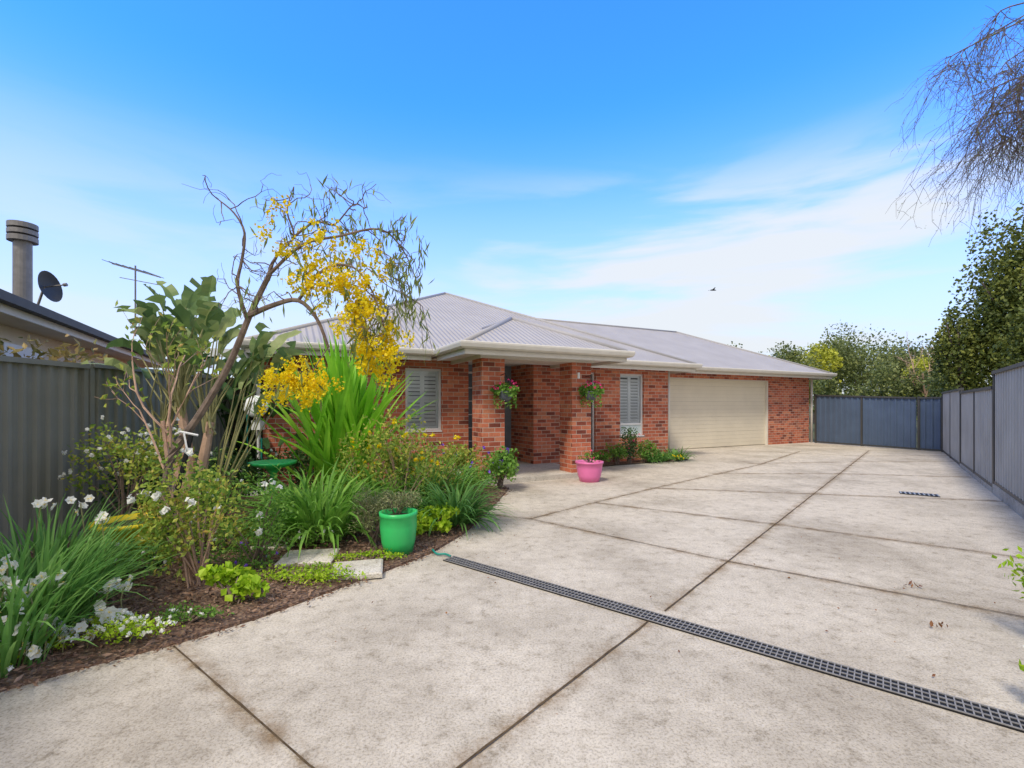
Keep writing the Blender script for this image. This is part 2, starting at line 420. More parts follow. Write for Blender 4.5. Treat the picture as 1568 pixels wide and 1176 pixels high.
w.box(9.21,T+.24,0,9.45,11.1,2.42,0)
wall_y(9.45,18.42,11.1,11.34,0,2.54,[(11.12,16.0,0,2.33)])
w.box(18.18,11.34,0,18.42,18.1,2.54,0)
w.box(-.2,21.4,0,9.45,21.64,2.42,0); w.box(9.45,18.1,0,18.42,18.34,2.54,0)
w.box(3.34,7.87,0.0,3.80,8.33,2.36,0); w.box(5.30,7.87,0.0,5.76,8.33,2.36,0)
w.build('brick_walls',[BRICK],house)
r=MB()
def rf(pts,e):
    e=Vector(e).normalized()
    pts=[Vector(p) for p in pts]
    nrm=(pts[1]-pts[0]).cross(pts[2]-pts[0]).normalized(); up=nrm.cross(Vector((e.x,e.y,0)))
    r.face(pts,0,[(p.x*e.x+p.y*e.y,p.dot(up)) for p in pts])
def z(d,base=EV): return base+P*d
L0,R0,F0,B0=-.45,9.95,8.95,22.0
hw=(R0-L0)/2; mc=(L0+R0)/2; rz=z(hw)
fl,fr,br_,bl=(L0,F0,EV),(R0,F0,EV),(R0,B0,EV),(L0,B0,EV)
a1=(mc,F0+hw,rz);a2=(mc,B0-hw,rz)
rf([fl,fr,a1],(1,0,0)); rf([fr,br_,a2,a1],(0,1,0)); rf([br_,bl,a2],(1,0,0)); rf([bl,fl,a1,a2],(0,1,0))
g0,g1,ge=10.6,18.6,19.05; gh=4.0; grz=GV+P*gh
vs=R0-(GV-EV)/P
rf([(vs-.0,g0,GV),(ge,g0,GV),(ge-gh,g0+gh,grz),(vs-gh,g0+gh,grz)],(1,0,0))
rf([(ge,g0,GV),(ge,g1,GV),(ge-gh,g0+gh,grz)],(0,1,0))
rf([(ge,g1,GV),(vs,g1,GV),(vs-gh,g0+gh,grz),(ge-gh,g0+gh,grz)],(1,0,0))
p0,p1,pf=2.83,6.30,7.4; ph=(p1-p0)/2; pc=(p0+p1)/2; PZ=EV-.01; prz=PZ+P*ph; bt=F0+(prz-EV)/P
rf([(p0,pf,PZ),(p1,pf,PZ),(pc,pf+ph,prz)],(1,0,0))
rf([(p1,pf,PZ),(p1,F0,PZ),(pc,bt,prz),(pc,pf+ph,prz)],(0,1,0))
rf([(p0,F0,PZ),(p0,pf,PZ),(pc,pf+ph,prz),(pc,bt,prz)],(0,1,0))
r.build('roof',[ROOF],house)
c=MB()
def cap(a,b): 
    a=Vector(a);b=Vector(b); c.tube([a,b],.05,8,0)
for a,b in [(fl,a1),(fr,a1),(a1,a2),((ge,g0,GV),(ge-gh,g0+gh,grz)),((ge-gh,g0+gh,grz),(vs-gh,g0+gh,grz)),((p0,pf,PZ),(pc,pf+ph,prz)),((p1,pf,PZ),(pc,pf+ph,prz)),((pc,pf+ph,prz),(pc,bt,prz))]: cap(a,b)
c.build('ridge_capping',[plain('ridge_cap',(.37,.355,.35),.6,.05)],house,True)
g=MB()
def gut(a,b,zz,out):
    a=Vector((*a,0));b=Vector((*b,0));o=Vector((*out,0))
    prof=[(0,.012),(.10,.012),(.115,.0),(.115,-.03),(.10,-.085),(.07,-.11),(0,-.11)]
    d=(b-a).normalized()
    for k in range(len(prof)-1):
        (x0,z0),(x1,z1)=prof[k],prof[k+1]
        A0=a-d*x0+o*x0; A1=a-d*x1+o*x1; B0_=b+d*x0+o*x0; B1=b+d*x1+o*x1
        g.face([(A0.x,A0.y,zz+z0),(B0_.x,B0_.y,zz+z0),(B1.x,B1.y,zz+z1),(A1.x,A1.y,zz+z1)])
    A=a-o*.01;B=b-o*.01
    g.face([(A.x,A.y,zz-.2),(B.x,B.y,zz-.2),(B.x,B.y,zz),(A.x,A.y,zz)])
gut((L0,F0),(p0-.1,F0),EV,(0,-1)); gut((p1+.1,F0),(R0,F0),EV,(0,-1)); gut((L0,B0),(L0,F0),EV,(-1,0)); gut((R0,F0),(R0,g0-.1),EV,(1,0))
gut((vs+.4,g0),(ge,g0),GV,(0,-1)); gut((ge,g0),(ge,g1),GV,(1,0))
gut((p0,pf),(p1,pf),PZ,(0,-1)); gut((p0,F0),(p0,pf),PZ,(-1,0)); gut((p1,pf),(p1,F0),PZ,(1,0))
g.build('gutters_and_fascia',[CREAM],house)
s_=MB()
s_.box(L0+.02,F0+.02,2.425,p0,21.9,2.44,0); s_.box(p1,F0+.02,2.425,R0-.02,21.9,2.44,0); s_.box(p0,F0+.02,2.423,p1,21.9,2.438,0)
s_.box(R0,g0+.02,2.545,ge-.02,g1-.02,2.56,0)
s_.box(p0+.02,pf+.02,2.37,p1-.02,9.40,2.385,0)
s_.build('soffit',[SOFFIT],house)
b=MB(); 
b.box(3.30,7.83,2.30,5.80,8.37,2.369,0)
b.box(3.30,8.37,2.30,3.36,9.45,2.369,0); b.box(5.74,8.37,2.30,5.80,9.45,2.369,0)
b.build('porch_beam',[CREAM],house)
m=MB(); m.box(3.28,7.80,0.001,5.84,10.7,.09,0); m.build('porch_slab',[SLAB],house)
m=MB(); nP=18; z0=.02; hh=(2.33-.02)/nP
for i in range(nP):
    m.box(11.14,11.20,z0+i*hh+(.006 if i%4==0 else .003),15.98,11.24,z0+(i+1)*hh,0)
m.box(11.13,11.212,0,15.99,11.26,2.33,1)
m.build('garage_door',[GARAGE,plain('door_groove',(.40,.35,.26),.6)],house)
m=MB(); m.box(11.12,11.11,0,11.17,11.23,2.33,0); m.box(15.95,11.11,0,16.0,11.23,2.33,0); m.box(11.171,11.12,2.29,15.949,11.2,2.33,0); m.build('garage_door_frame',[CREAM],house)
def window(s0,s1,z0,z1,t,name,panes=2,panel=0):
    e=empty(name); e.parent=house
    f=MB(); fw=.045
    f.box(s0,t+.05,z0,s0+fw,t+.12,z1,0); f.box(s1-fw,t+.05,z0,s1,t+.12,z1,0)
    f.box(s0+fw,t+.05,z1-fw,s1-fw,t+.12,z1,0); f.box(s0+fw,t+.05,z0,s1-fw,t+.12,z0+fw,0)
    f.box(s0-.01,t-.012,z0-.03,s1+.01,t+.06,z0-.001,0)
    if panel: 
        f.box(s0+fw,t+.055,z0+panel,s1-fw,t+.12,z0+panel+.05,0); f.box(s0+fw,t+.07,z0+fw,s1-fw,t+.11,z0+panel,2)
    zb=z0+panel+.05
    ww=(s1-s0-2*fw)/panes
    for i in range(panes):
        a=s0+fw+i*ww; bb=a+ww
        f.box(a,t+.11,zb,a+.045,t+.14,z1-fw,1); f.box(bb-.045,t+.11,zb,bb,t+.14,z1-fw,1)
        f.box(a+.045,t+.11,z1-fw-.05,bb-.045,t+.14,z1-fw,1); f.box(a+.045,t+.11,zb,bb-.045,t+.14,zb+.05,1)
        mid=(zb+z1)/2; f.box(a+.045,t+.108,mid-.025,bb-.045,t+.142,mid+.025,1)
        zz=zb+.055
        while zz<z1-fw-.1:
            f.face([(a+.045,t+.10,zz),(bb-.045,t+.10,zz),(bb-.045,t+.135,zz+.066),(a+.045,t+.135,zz+.066)],1); zz+=.078
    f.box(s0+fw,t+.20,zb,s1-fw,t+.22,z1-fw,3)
    f.build('frame_and_shutters',[FRAME,LOUV,PANEL,DARK],e)
    q=MB(); q.face([(s0+fw,t+.085,zb),(s1-fw,t+.085,zb),(s1-fw,t+.085,z1-fw),(s0+fw,t+.085,z1-fw)]); q.build('glass',[GLASS],e)
window(*W1[:2],*W1[2:],T,'window')
window(*W2[:2],*W2[2:],T,'window',2,.27)
m=MB(); s0,s1,zz0,zz1=SL
m.box(s0,T+.06,zz0,s0+.04,T+.12,zz1,0);m.box(s1-.04,T+.06,zz0,s1,T+.12,zz1,0);m.box(s0+.04,T+.06,zz0,s1-.04,T+.12,zz0+.04,0);m.box(s0+.04,T+.06,zz1-.04,s1-.04,T+.12,zz1,0)
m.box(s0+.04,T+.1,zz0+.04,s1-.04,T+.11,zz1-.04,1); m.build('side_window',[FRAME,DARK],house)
m=MB(); m.box(3.7,10.6,.09,5.3,10.7,2.42,1)
m.box(3.98,10.54,.09,4.03,10.6,2.25,0); m.box(5.03,10.54,.09,5.08,10.6,2.25,0); m.box(4.03,10.54,2.2,5.03,10.6,2.25,0)
m.box(4.03,10.56,.10,5.03,10.6,2.2,2)
for k in range(6): m.box(4.12,10.545,.25+k*.32,4.94,10.559,.27+k*.32,0)
m.box(4.95,10.49,1.05,4.98,10.56,1.2,3)
m.build('front_door',[FRAME,plain('door_surround',(.2,.24,.27),.4),DOOR,STEEL],house)
m=MB(); m.tube([(9.52,9.5,0),(9.52,9.5,2.42)],.04,10); m.tube([(18.5,11.05,0),(18.5,11.05,2.5)],.04,10); m.tube([(-.27,9.42,0),(-.27,9.42,2.42)],.04,10); m.build('downpipes',[CREAM],house,True)
m=MB(); m.box(5.42,7.845,1.98,5.47,7.869,2.1,0); m.build('house_number',[WHITE],house)
m=MB()
m.box(-1.35,9.5,2.28,-.26,9.58,2.42,0); m.box(-1.35,9.58,2.28,-1.27,12.5,2.42,0); m.box(-1.35,9.5,0,-1.25,9.58,2.28,0)
m.build('side_pergola',[WHITE],house)

# ---------------------------------------------------------------- fences
def fence(P0,P1,h0,h1,mat,pmat,zb=0.0,name='fence',post=2.35,first=0,plinth=0,flip=1,rib=.19):
    e=empty(name); P0=Vector(P0);P1=Vector(P1);d=(P1-P0).normalized();n=Vector((-d.y,d.x))*flip;L=(P1-P0).length
    m=MB(); x=0; prof=[(0,0),(.10,0),(.12,.03),(.17,.03),(.19,0)]
    sc=rib/.19
    pts=[]
    while x<L:
        for a,o in prof[:-1]:
            if x+a*sc<L: pts.append((x+a*sc,o))
        x+=rib
    pts.append((L,0))
    for (xa,oa),(xb,ob) in zip(pts[:-1],pts[1:]):
        a=P0+d*xa+n*oa;b=P0+d*xb+n*ob; ha=h0+(h1-h0)*xa/L-.03; hb=h0+(h1-h0)*xb/L-.03
        m.face([(a.x,a.y,zb+.05+plinth),(b.x,b.y,zb+.05+plinth),(b.x,b.y,zb+hb),(a.x,a.y,zb+ha)],0)
    m.build('sheets',[mat],e)
    m=MB()
    x=first
    while x<=L+.01:
        p=P0+d*min(x,L); hh=h0+(h1-h0)*x/L
        m.obox(p-d*.03,p+d*.03,.075,0,zb+hh+.015); x+=post
    a,b=P0,P1
    nn=Vector((-d.y,d.x))*.03*(1 if flip>0 else -1)
    lo=[(a.x-nn.x,a.y-nn.y,zb+h0-.05),(b.x-nn.x,b.y-nn.y,zb+h1-.05),(b.x+nn.x*1.9,b.y+nn.y*1.9,zb+h1-.05),(a.x+nn.x*1.9,a.y+nn.y*1.9,zb+h0-.05)]
    hi=[(x,y,zq+.05) for x,y,zq in lo]
    m.face(hi);m.face(lo[::-1])
    for i in range(4): j=(i+1)%4; m.face([lo[i],lo[j],hi[j],hi[i]])
    m.obox(P0,P1,.062,zb+.02+plinth,zb+.07+plinth)
    m.build('posts_and_rails',[pmat],e)
    if plinth:
        m=MB(); m.obox(P0,P1,.09,0,zb+.02+plinth); m.build('plinth',[PLINTH],e)
    return e
fence((-4.25,1.2),(-4.72,5.2),1.86,1.9,FENL,FENL,name='fence',post=2.2,first=1.8,flip=-1,rib=.15)
fence((-4.725,5.26),(-5.25,10.2),1.92,1.95,FENL,FENL,name='fence',post=2.3,flip=-1,rib=.15)
fr0=Vector((13.3,14.5)); fr1=Vector((6.69,6.15)); dR=(fr1-fr0).normalized()
pA=fr0; pB=Vector((10.6,11.09)); pC=Vector((7.95,7.74)); pD=fr1+dR*7.5
fence(pA,pB,1.84,1.84,FENR,FENP,name='fence',post=2.15,plinth=.0,flip=-1)
fence(pB+dR*.07,pC,1.76,1.76,FENR,FENP,name='fence',post=2.1,plinth=.06,flip=-1)
fence(pC+dR*.07,pD,2.0,2.0,FENR,FENP,name='fence',post=2.35,plinth=.14,flip=-1)
fence((11.62,18.0),(13.0,15.13),1.84,1.70,FENB,FENP,name='fence',post=1.6,flip=-1)
fence((13.03,15.07),(13.3,14.52),1.70,1.70,FENB,FENP,name='side_gate',post=.6,flip=-1)
g1_=H(-.25,10.6); g2_=H(-2.6,10.6)
fence((g1_.x,g1_.y),(g2_.x,g2_.y),1.9,1.9,FENP,FENP,name='side_gate',post=1.1)

# ---------------------------------------------------------------- neighbour house
nb=empty('neighbour_house',(-5.93,5.46,0),ANG)
m=MB()
m.box(-8,-6,0,-.45,9,2.55,0); m.build('rendered_walls',[RENDER],nb)
m=MB(); EZ=2.74
m.face([(0,-6.5,EZ),(0,9.5,EZ),(-4.4,5.1,EZ+1.5),(-4.4,-2.1,EZ+1.5)]); m.face([(0,9.5,EZ),(-8.8,9.5,EZ),(-4.4,5.1,EZ+1.5)]); m.face([(-8.8,9.5,EZ),(-8.8,-6.5,EZ),(-4.4,-2.1,EZ+1.5),(-4.4,5.1,EZ+1.5)]); m.face([(-8.8,-6.5,EZ),(0,-6.5,EZ),(-4.4,-2.1,EZ+1.5)])
m.build('roof',[DROOF],nb)
m=MB(); m.box(-.02,-6.6,EZ-.10,.10,9.6,EZ+.01,1); m.box(-.04,-6.55,EZ-.2,-.021,9.55,EZ,0); m.box(-8.7,9.5,EZ-.12,.1,9.62,EZ+.01,1)
m.box(-8.5,-6.45,EZ-.205,-.041,9.45,EZ-.19,2)
m.build('gutter_and_eaves',[CREAM,DROOF,RENDER],nb)
m=MB(); m.box(-.449,1.2,1.3,-.42,2.4,2.3,0); m.box(-.449,4.4,1.3,-.42,5.6,2.3,0); m.build('windows',[FRAME],nb)
m=MB(); fx,fy=-7.9,7.6
m.tube([(fx,fy,2.7),(fx,fy,4.1)],.115,20,0); m.tube([(fx,fy,4.08),(fx,fy,4.16)],.185,20,0); m.tube([(fx,fy,4.19),(fx,fy,4.26)],.185,20,0); m.tube([(fx,fy,4.29),(fx,fy,4.37)],.185,20,0); m.tube([(fx,fy,4.1),(fx,fy,4.3)],.1,12,0)
m.build('chimney_flue',[FLUE],None,False)
m=MB(); 
m.lathe((0,0,0),[(.0,0),(.1,.012),(.2,.05),(.27,.1)],24,0); 
o=m.build('satellite_dish',[DISH],None,True); o.location=(-8.15,8.2,3.5); o.rotation_euler=(math.radians(80),0,math.radians(100))
a_=MB(); a_.tube([(0,0,0),(0,0,.3)],.012,6); a_.tube([(0,0,.3),(0.0,0,.35)],.03,8); a_.tube([(0,0,0),(0,-.3,-.15),(0,-.75,-.15)],.02,6); k=a_.build('feed_arm',[FLUE],o)
m=MB(); ax,ay=-9.6,12.0
m.tube([(ax,ay,3.2),(ax,ay,5.0)],.02,6); m.tube([(ax-.6,ay,5.05),(ax+.5,ay+.2,4.75)],.012,5)
for i in range(7):
    q=-.55+i*.17; m.tube([(ax+q,ay-.35,4.9-q*.27),(ax+q,ay+.35,4.9-q*.27)],.007,4)
m.tube([(ax-.4,ay,4.7),(ax+.5,ay+.2,4.55)],.01,5); m.build('tv_antenna',[FLUE])

# ---------------------------------------------------------------- plants
def clump(name,x,y,n,L,wd,mat,r=.12,tilt=(.1,1.0),droop=(1.2,2.6),z0=.02,mats=None,fl=None):
    m=MB()
    for i in range(n):
        az=U(0,6.283); t=U(*tilt); rr=r*math.sqrt(R())
        m.blade((x+rr*math.cos(az)+G(0,.02),y+rr*math.sin(az)+G(0,.02),z0),az+G(0,.3),t,L*U(.6,1.1),wd*U(.7,1.15),U(*droop),0)
    if fl: fl(m)
    return m.build(name,mats or [mat])
def narc(m,x,y,zz,stem=True,r=.034):
    base=Vector((x+G(0,.05),y+G(0,.05),.02)); c=Vector((x,y,zz))
    m.tube([base,(base+c)/2+Vector((G(0,.02),G(0,.02),.05)),c],.004,4,3)
    for q in range(5):
        cc=c+Vector((G(0,.028),G(0,.028),G(0,.022)))
        ax=Vector((G(0,.8),-.8+G(0,.6),.4+G(0,.5))).normalized()
        u=ax.cross(Vector((0,0,1))).normalized(); v=ax.cross(u)
        for i in range(6):
            t=i*math.pi/3+G(0,.1); dd=u*math.cos(t)+v*math.sin(t)+ax*G(.1,.25)
            tt=dd.cross(ax)*r*.45
            m.face([cc,cc+dd*r*.6+tt,cc+dd*r+ax*.004,cc+dd*r*.6-tt],1)
        for i in range(5): m.leaf(cc+ax*.008+Vector((G(0,.006),G(0,.006),G(0,.006))),.013,2,.8)
def daff(x,y,n,L,flowers):
    def f(m):
        for p in flowers: narc(m,*p)
    clump('daffodil_clump',x,y,n,L,.022,STRAP,.28,(.02,.8),(.5,1.9),mats=[STRAPD,WHT,YELC,STEM],fl=f)
daff(-3.05,3.0,300,.80,[(-2.78,2.85,.42),(-2.82,2.75,.36),(-2.55,2.98,.30),(-2.5,2.9,.2),(-3.0,2.8,.5),(-2.52,3.05,.26),(-2.72,2.75,.15),(-3.35,3.35,.76),(-2.6,2.75,.12),(-2.66,2.7,.2),(-2.45,2.95,.12),(-2.9,2.7,.44),(-2.98,2.72,.33),(-2.48,2.8,.1)])
daff(-2.9,2.62,280,.70,[(-2.75,2.6,.33),(-2.7,2.55,.26),(-2.85,2.5,.15),(-2.6,2.55,.12),(-2.78,2.5,.22)])
daff(-3.45,3.5,200,.75,[(-3.3,3.6,.70),(-3.05,3.5,.62)])
clump('agapanthus_clump',-2.08,5.15,300,.92,.04,STRAP,.28,(.1,1.1),(1.0,2.4))
clump('agapanthus_clump',-2.5,5.6,160,.85,.035,STRAP,.25,(.1,1.0),(1.0,2.4))
clump('agapanthus_clump',-.70,5.68,280,.72,.032,STRAPD,.2,(.1,1.15),(1.1,2.4))
clump('agapanthus_clump',-1.2,6.5,150,.95,.035,STRAPD,.2,(.1,1.0),(1.0,2.0))
clump('agapanthus_clump',-.95,6.9,120,.75,.035,STRAP,.2,(.1,1.0),(1.0,2.0))
clump('agapanthus_clump',-1.7,5.9,150,.9,.04,STRAP,.2,(.1,1.0),(1.0,2.0))
m=MB()
for i in range(165):
    az=U(0,6.283); t=abs(G(0,.40)); 
    m.blade((-2.45+G(0,.14),6.9+G(0,.14),U(.05,.5)),az,min(t,1.05),U(1.35,2.35),U(.085,.13),U(.0,.4)+t*.4,0,7,.45,.35)
m.tube([(-2.45,6.9,0),(-2.45,6.9,.5)],[.16,.1],8,1)
m.build('cordyline_plant',[FLAX,BARK])
m=MB()
def paddle(m,base,top,L,Wd,az,mi,mst,sr=1.0):
    base=Vector(base);top=Vector(top); mid=(base+top)/2+Vector((G(0,.05),G(0,.05),0))
    m.tube([base,mid,top],[.022*sr,.014*sr,.009*sr],5,mst)
    el=math.atan2(top.z-mid.z,math.hypot(top.x-mid.x,top.y-mid.y))
    el=min(el,1.25); seg=9; p=top.copy(); ca,sa=math.cos(az),math.sin(az)
    side0=Vector((-sa,ca,0)); roll=U(-.8,.8); b=len(m.v); st=L/seg; dro=U(.5,1.7)
    for i in range(seg+1):
        t=i/seg; ww=Wd*.5*max(.04,math.sin(math.pi*min(1,(t*.93+.07)))**.6)
        d=Vector((ca*math.cos(el),sa*math.cos(el),math.sin(el))); nrm=side0.cross(d)
        sd=side0*math.cos(roll)+nrm*math.sin(roll); n2=-side0*math.sin(roll)+nrm*math.cos(roll)
        f=U(.3,.6); j=1+G(0,.14)
        m.v.append(tuple(p-sd*ww*j-n2*ww*f)); m.v.append(tuple(p)); m.v.append(tuple(p+sd*ww*(1+G(0,.14))-n2*ww*f))
        p=p+d*st; el-=dro/seg
    for i in range(seg):
        for k in range(2):
            if 1<i<8 and R()<.16: continue
            a=b+i*3+k; m.f.append((a,a+1,a+4,a+3)); m.m.append(mi); m.uv.extend([(0,0)]*4)
# two trunks, each carrying a fan of leaves on green petioles
for tx,ty,tz,nl in ((-3.80,5.4,1.45,24),(-3.52,5.5,1.25,14),(-4.05,5.5,1.2,14)):
    m.tube(smooth_path([(-3.66+G(0,.03),5.42,0),((tx-3.66)/2,5.44,tz*.55),(tx,ty,tz)],3) if False else [(-3.66,5.42,0),((tx-3.66)/2,5.44,tz*.55),(tx,ty,tz)],[.075,.06,.045],8,1)
    for i in range(nl):
        a=U(0,6.283); rr=U(.04,.42); h=tz+U(.45,1.25)-rr*.5
        paddle(m,(tx+G(0,.03),ty+G(0,.03),tz-U(0,.2)),(tx+rr*math.cos(a),ty+rr*math.sin(a)*.7,h),U(.32,.58),U(.14,.24),a+G(0,.4),0,2,.7)
for i in range(12):
    a=U(-1,1.2); top=(-3.3+U(0,.45),5.7+G(0,.15),U(1.3,2.1)); paddle(m,(-3.5,5.5,.2),top,U(.4,.6),.17,a,0,2,.7)
m.build('bird_of_paradise_plant',[STREL,BARKP,STEM])
m=MB()
for i in range(60):
    a=U(0,6.283); cx=random.choice([-5.0,-4.7,-4.35]); top=(cx+G(0,.28),8.6+G(0,.5),U(.5,2.0)); paddle(m,(cx,8.7,0),top,U(.5,.9),U(.2,.3),a,0,0)
m.build('banana_plants',[DKL])

def branch(m,p,d,L,r,depth,mi=0,tips=None,wob=.25,split=3,shr=.68,up=.05,seg=4,spread=.6):
    p=Vector(p);d=Vector(d).normalized();pts=[p.copy()];rs=[r]
    for i in range(seg):
        d=(d+Vector((G(0,wob),G(0,wob),G(0,wob)+up))).normalized(); p=p+d*L/seg; pts.append(p.copy()); rs.append(r*(1-.45*(i+1)/seg))
        if tips is not None and depth<=1: tips.append((p.copy(),d.copy()))
    m.tube(pts,rs,5 if depth>1 else 4,mi,False)
    if depth>0:
        for k in range(split):
            q=pts[random.randint(max(1,seg-2),seg)]
            nd=(d+Vector((G(0,spread),G(0,spread),G(0,spread)))).normalized()
            branch(m,q,nd,L*shr*U(.7,1.15),rs[-1]*.8,depth-1,mi,tips,wob,split,shr,up,seg,spread)
def smooth_path(pts,k=3):
    P_=[Vector(p) for p in pts]; out=[]
    for i in range(len(P_)-1):
        p0=P_[max(i-1,0)];p1=P_[i];p2=P_[i+1];p3=P_[min(i+2,len(P_)-1)]
        for j in range(k):
            t=j/k
            out.append(.5*((2*p1)+(-p0+p2)*t+(2*p0-5*p1+4*p2-p3)*t*t+(-p0+3*p1-3*p2+p3)*t**3))
    out.append(P_[-1]); return out
def limb(m,pts,r0,r1,mi=0,k=7):
    sp=smooth_path(pts,4); n=len(sp); m.tube(sp,[r0+(r1-r0)*i/(n-1) for i in range(n)],k,mi); return sp
# wattle tree
m=MB(); y0=4.2
limb(m,[(-3.17,y0,0),(-3.10,y0,.5),(-3.04,4.2,.98),(-2.82,4.22,1.33),(-2.56,4.25,1.80),(-2.33,4.2,2.27),(-2.16,4.2,2.62)],.045,.022)
A1=limb(m,[(-2.36,4.2,2.2),(-2.42,4.15,2.5),(-2.38,4.15,2.73),(-2.33,4.1,2.95),(-2.42,4.1,3.12),(-2.56,4.1,3.24)],.018,.005)
B1=limb(m,[(-2.18,4.2,2.6),(-2.1,4.22,2.8),(-1.97,4.25,2.97),(-2.03,4.25,3.2),(-1.97,4.25,3.42)],.016,.004)
C1=limb(m,[(-1.99,4.25,2.95),(-1.8,4.3,3.12),(-1.62,4.3,3.10),(-1.45,4.3,3.28),(-1.34,4.3,3.24)],.012,.004)
D1=limb(m,[(-2.36,4.2,2.24),(-2.1,4.15,2.33),(-1.86,4.1,2.36),(-1.70,4.1,2.2),(-1.60,4.1,1.95)],.026,.012)
E1=limb(m,[(-2.16,4.2,2.62),(-1.85,4.15,2.86),(-1.5,4.1,2.92),(-1.15,4.1,2.98),(-.95,4.1,2.8),(-.84,4.1,2.55)],.016,.004)
F1=limb(m,[(-1.86,4.1,2.36),(-1.6,4.0,2.6),(-1.35,4.0,2.62),(-1.18,4.0,2.4),(-1.08,4.0,2.1)],.014,.004)
tips=[]
for path,cnt,Lb,keep in ((A1,13,.34,0),(B1,16,.38,.04),(C1,14,.34,.12),(D1,5,.28,.25),(E1,12,.32,.32),(F1,9,.3,.35)):
    for i in range(cnt):
        q=random.choice(path[2:]); dd=Vector((G(.15,1),G(0,.7),G(.2,.8)))
        tt=[]
        branch(m,q,dd,Lb*U(.7,1.2),.0055,1,0,tt,.45,2,.7,.0,6,.7)
        tips+=[t for t in tt if R()<keep]
def blossom(m,c,n,s,mi):
    for i in range(n):
        m.leaf(Vector(c)+Vector((G(0,s),G(0,s),G(0,s*1.2))),U(.018,.036),mi,.95)
for p,d in tips:
    for k in range(3):
        q=p+Vector((G(0,.05),G(0,.05),G(0,.05))); m.leaf(q+Vector((0,0,-.05)),U(.07,.14),1,.16,Vector((G(0,.4),G(0,.4),-1)))
bl=[(-2.0,2.93,.10,8),(-1.9,2.72,.11,9),(-1.68,2.6,.12,12),(-1.62,2.8,.12,8),(-1.42,2.62,.14,17),(-1.3,2.45,.11,20),(-1.28,2.28,.08,18),(-1.38,2.2,.08,15),(-1.24,2.05,.08,19),(-1.13,1.93,.08,18),(-1.22,1.88,.07,13),(-1.95,1.7,.08,14),(-1.82,1.57,.09,17),(-1.70,1.62,.07,14),(-2.02,1.58,.07,10),(-1.2,1.76,.06,8),(-1.75,2.45,.08,6),(-1.2,2.75,.1,4),(-1.55,2.42,.09,8),(-1.04,2.05,.05,6)]
for bx,bz,sg_,nn_ in bl:
    for i in range(nn_):
        blossom(m,(bx+G(0,sg_),4.08+G(0,.12),bz+G(0,sg_)),34,.026,2)
    for i in range(14): m.leaf((bx+G(0,sg_*1.3),4.08+G(0,.14),bz+G(0,sg_*1.3)),U(.08,.15),1,.16,Vector((G(0,.4),G(0,.4),-1)))
for i in range(17):
    x=U(-1.15,-.75); zt=U(2.3,2.75); pts=[(x-.15,4.1+G(0,.1),zt+.1),(x,4.1+G(0,.1),zt),(x+U(0,.1),4.1,zt-U(.2,.45))]
    m.tube(pts,[.004,.003,.002],4,0)
    for k in range(8):
        t=R(); q=Vector(pts[1]).lerp(Vector(pts[2]),t); m.leaf(q+Vector((G(0,.03),G(0,.03),-.04)),U(.09,.15),1,.15,Vector((G(0,.45),G(0,.4),-1)))
limb(m,[(-1.60,4.1,1.95),(-1.66,4.08,1.85),(-1.8,4.06,1.6)],.006,.003)
limb(m,[(-1.3,4.05,2.3),(-1.2,4.06,2.1),(-1.14,4.06,1.8)],.006,.003)
m.build('wattle_tree',[BARK,WLEAF,YEL])
m=MB(); m.tube([(-3.16,4.05,0),(-3.05,4.1,.62)],.022,6,0); m.tube([(-3.1,4.12,.0),(-2.83,4.15,1.18)],.02,6,0); 
m.build('garden_stake',[STAKE])
m=MB(); m.tube([(-2.98,4.17,1.19),(-2.9,4.12,1.215),(-2.78,4.17,1.18)],.011,6); m.tube([(-2.87,4.12,1.2),(-2.84,4.11,1.08),(-2.80,4.12,1.0)],.008,5); m.build('tree_tie',[WHITE])
m=MB(); tp=[]
limb(m,[(-3.22,4.45,0),(-3.2,4.45,.5),(-3.26,4.45,1.0),(-3.3,4.45,1.3)],.030,.018)
for dx,dz,L in ((-.55,1,.75),(-.2,1,.85),(.25,1,.7),(-.9,.8,.8),(.05,1.0,.8)):
    branch(m,(-3.25+G(0,.02),4.45,U(.75,1.25)),(dx,G(0,.3),dz),L,.012,2,0,tp,.13,2,.62,.06,5,.42)
for p,d in tp:
    if R()<.5:
        for k in range(2): m.leaf(p+Vector((G(0,.04),G(0,.04),G(0,.04))),U(.05,.09),1,.5)
m.build('frangipani_shrub',[BARKP,ROSE])

def bush(name,x,y,z0,rx,ry,h,nleaf,ls,mats,stems=8,fl=0,fr=.02,blobs=9,asp=.55,fmi=2,z1=None,r0=.008):
    m=MB(); B=[]
    for i in range(blobs):
        a=U(0,6.283); q=math.sqrt(R())*.75
        B.append((Vector((x+rx*q*math.cos(a),y+ry*q*math.sin(a),z0+h*U(.35,.85))),U(.3,.5)))
    for c,s in B:
        m.tube(smooth_path([(x+G(0,.03),y+G(0,.03),z0),((x+c.x)/2,(y+c.y)/2,z0+(c.z-z0)*.6),c],3),[r0]*4+[r0*.7]*2+[r0*.4],5,0) 
    for i in range(nleaf):
        c,s=random.choice(B); v=Vector((G(0,1),G(0,1),G(0,1))).normalized()*(R()**.5)
        p=c+Vector((v.x*rx*s,v.y*ry*s,v.z*h*s*.75))
        if p.z<z0: p.z=z0+R()*.05
        m.leaf(p,ls*U(.6,1.3),1,asp)
    for i in range(fl):
        c,s=random.choice(B); v=Vector((G(0,1),G(0,1)-.5,abs(G(0,1)))).normalized()
        p=c+Vector((v.x*rx*s,v.y*ry*s,v.z*h*s*.8))
        for k in range(8): m.leaf(p+Vector((G(0,fr*.35),G(0,fr*.35),G(0,fr*.35))),fr*1.5,fmi,.85)
    return m.build(name,mats)
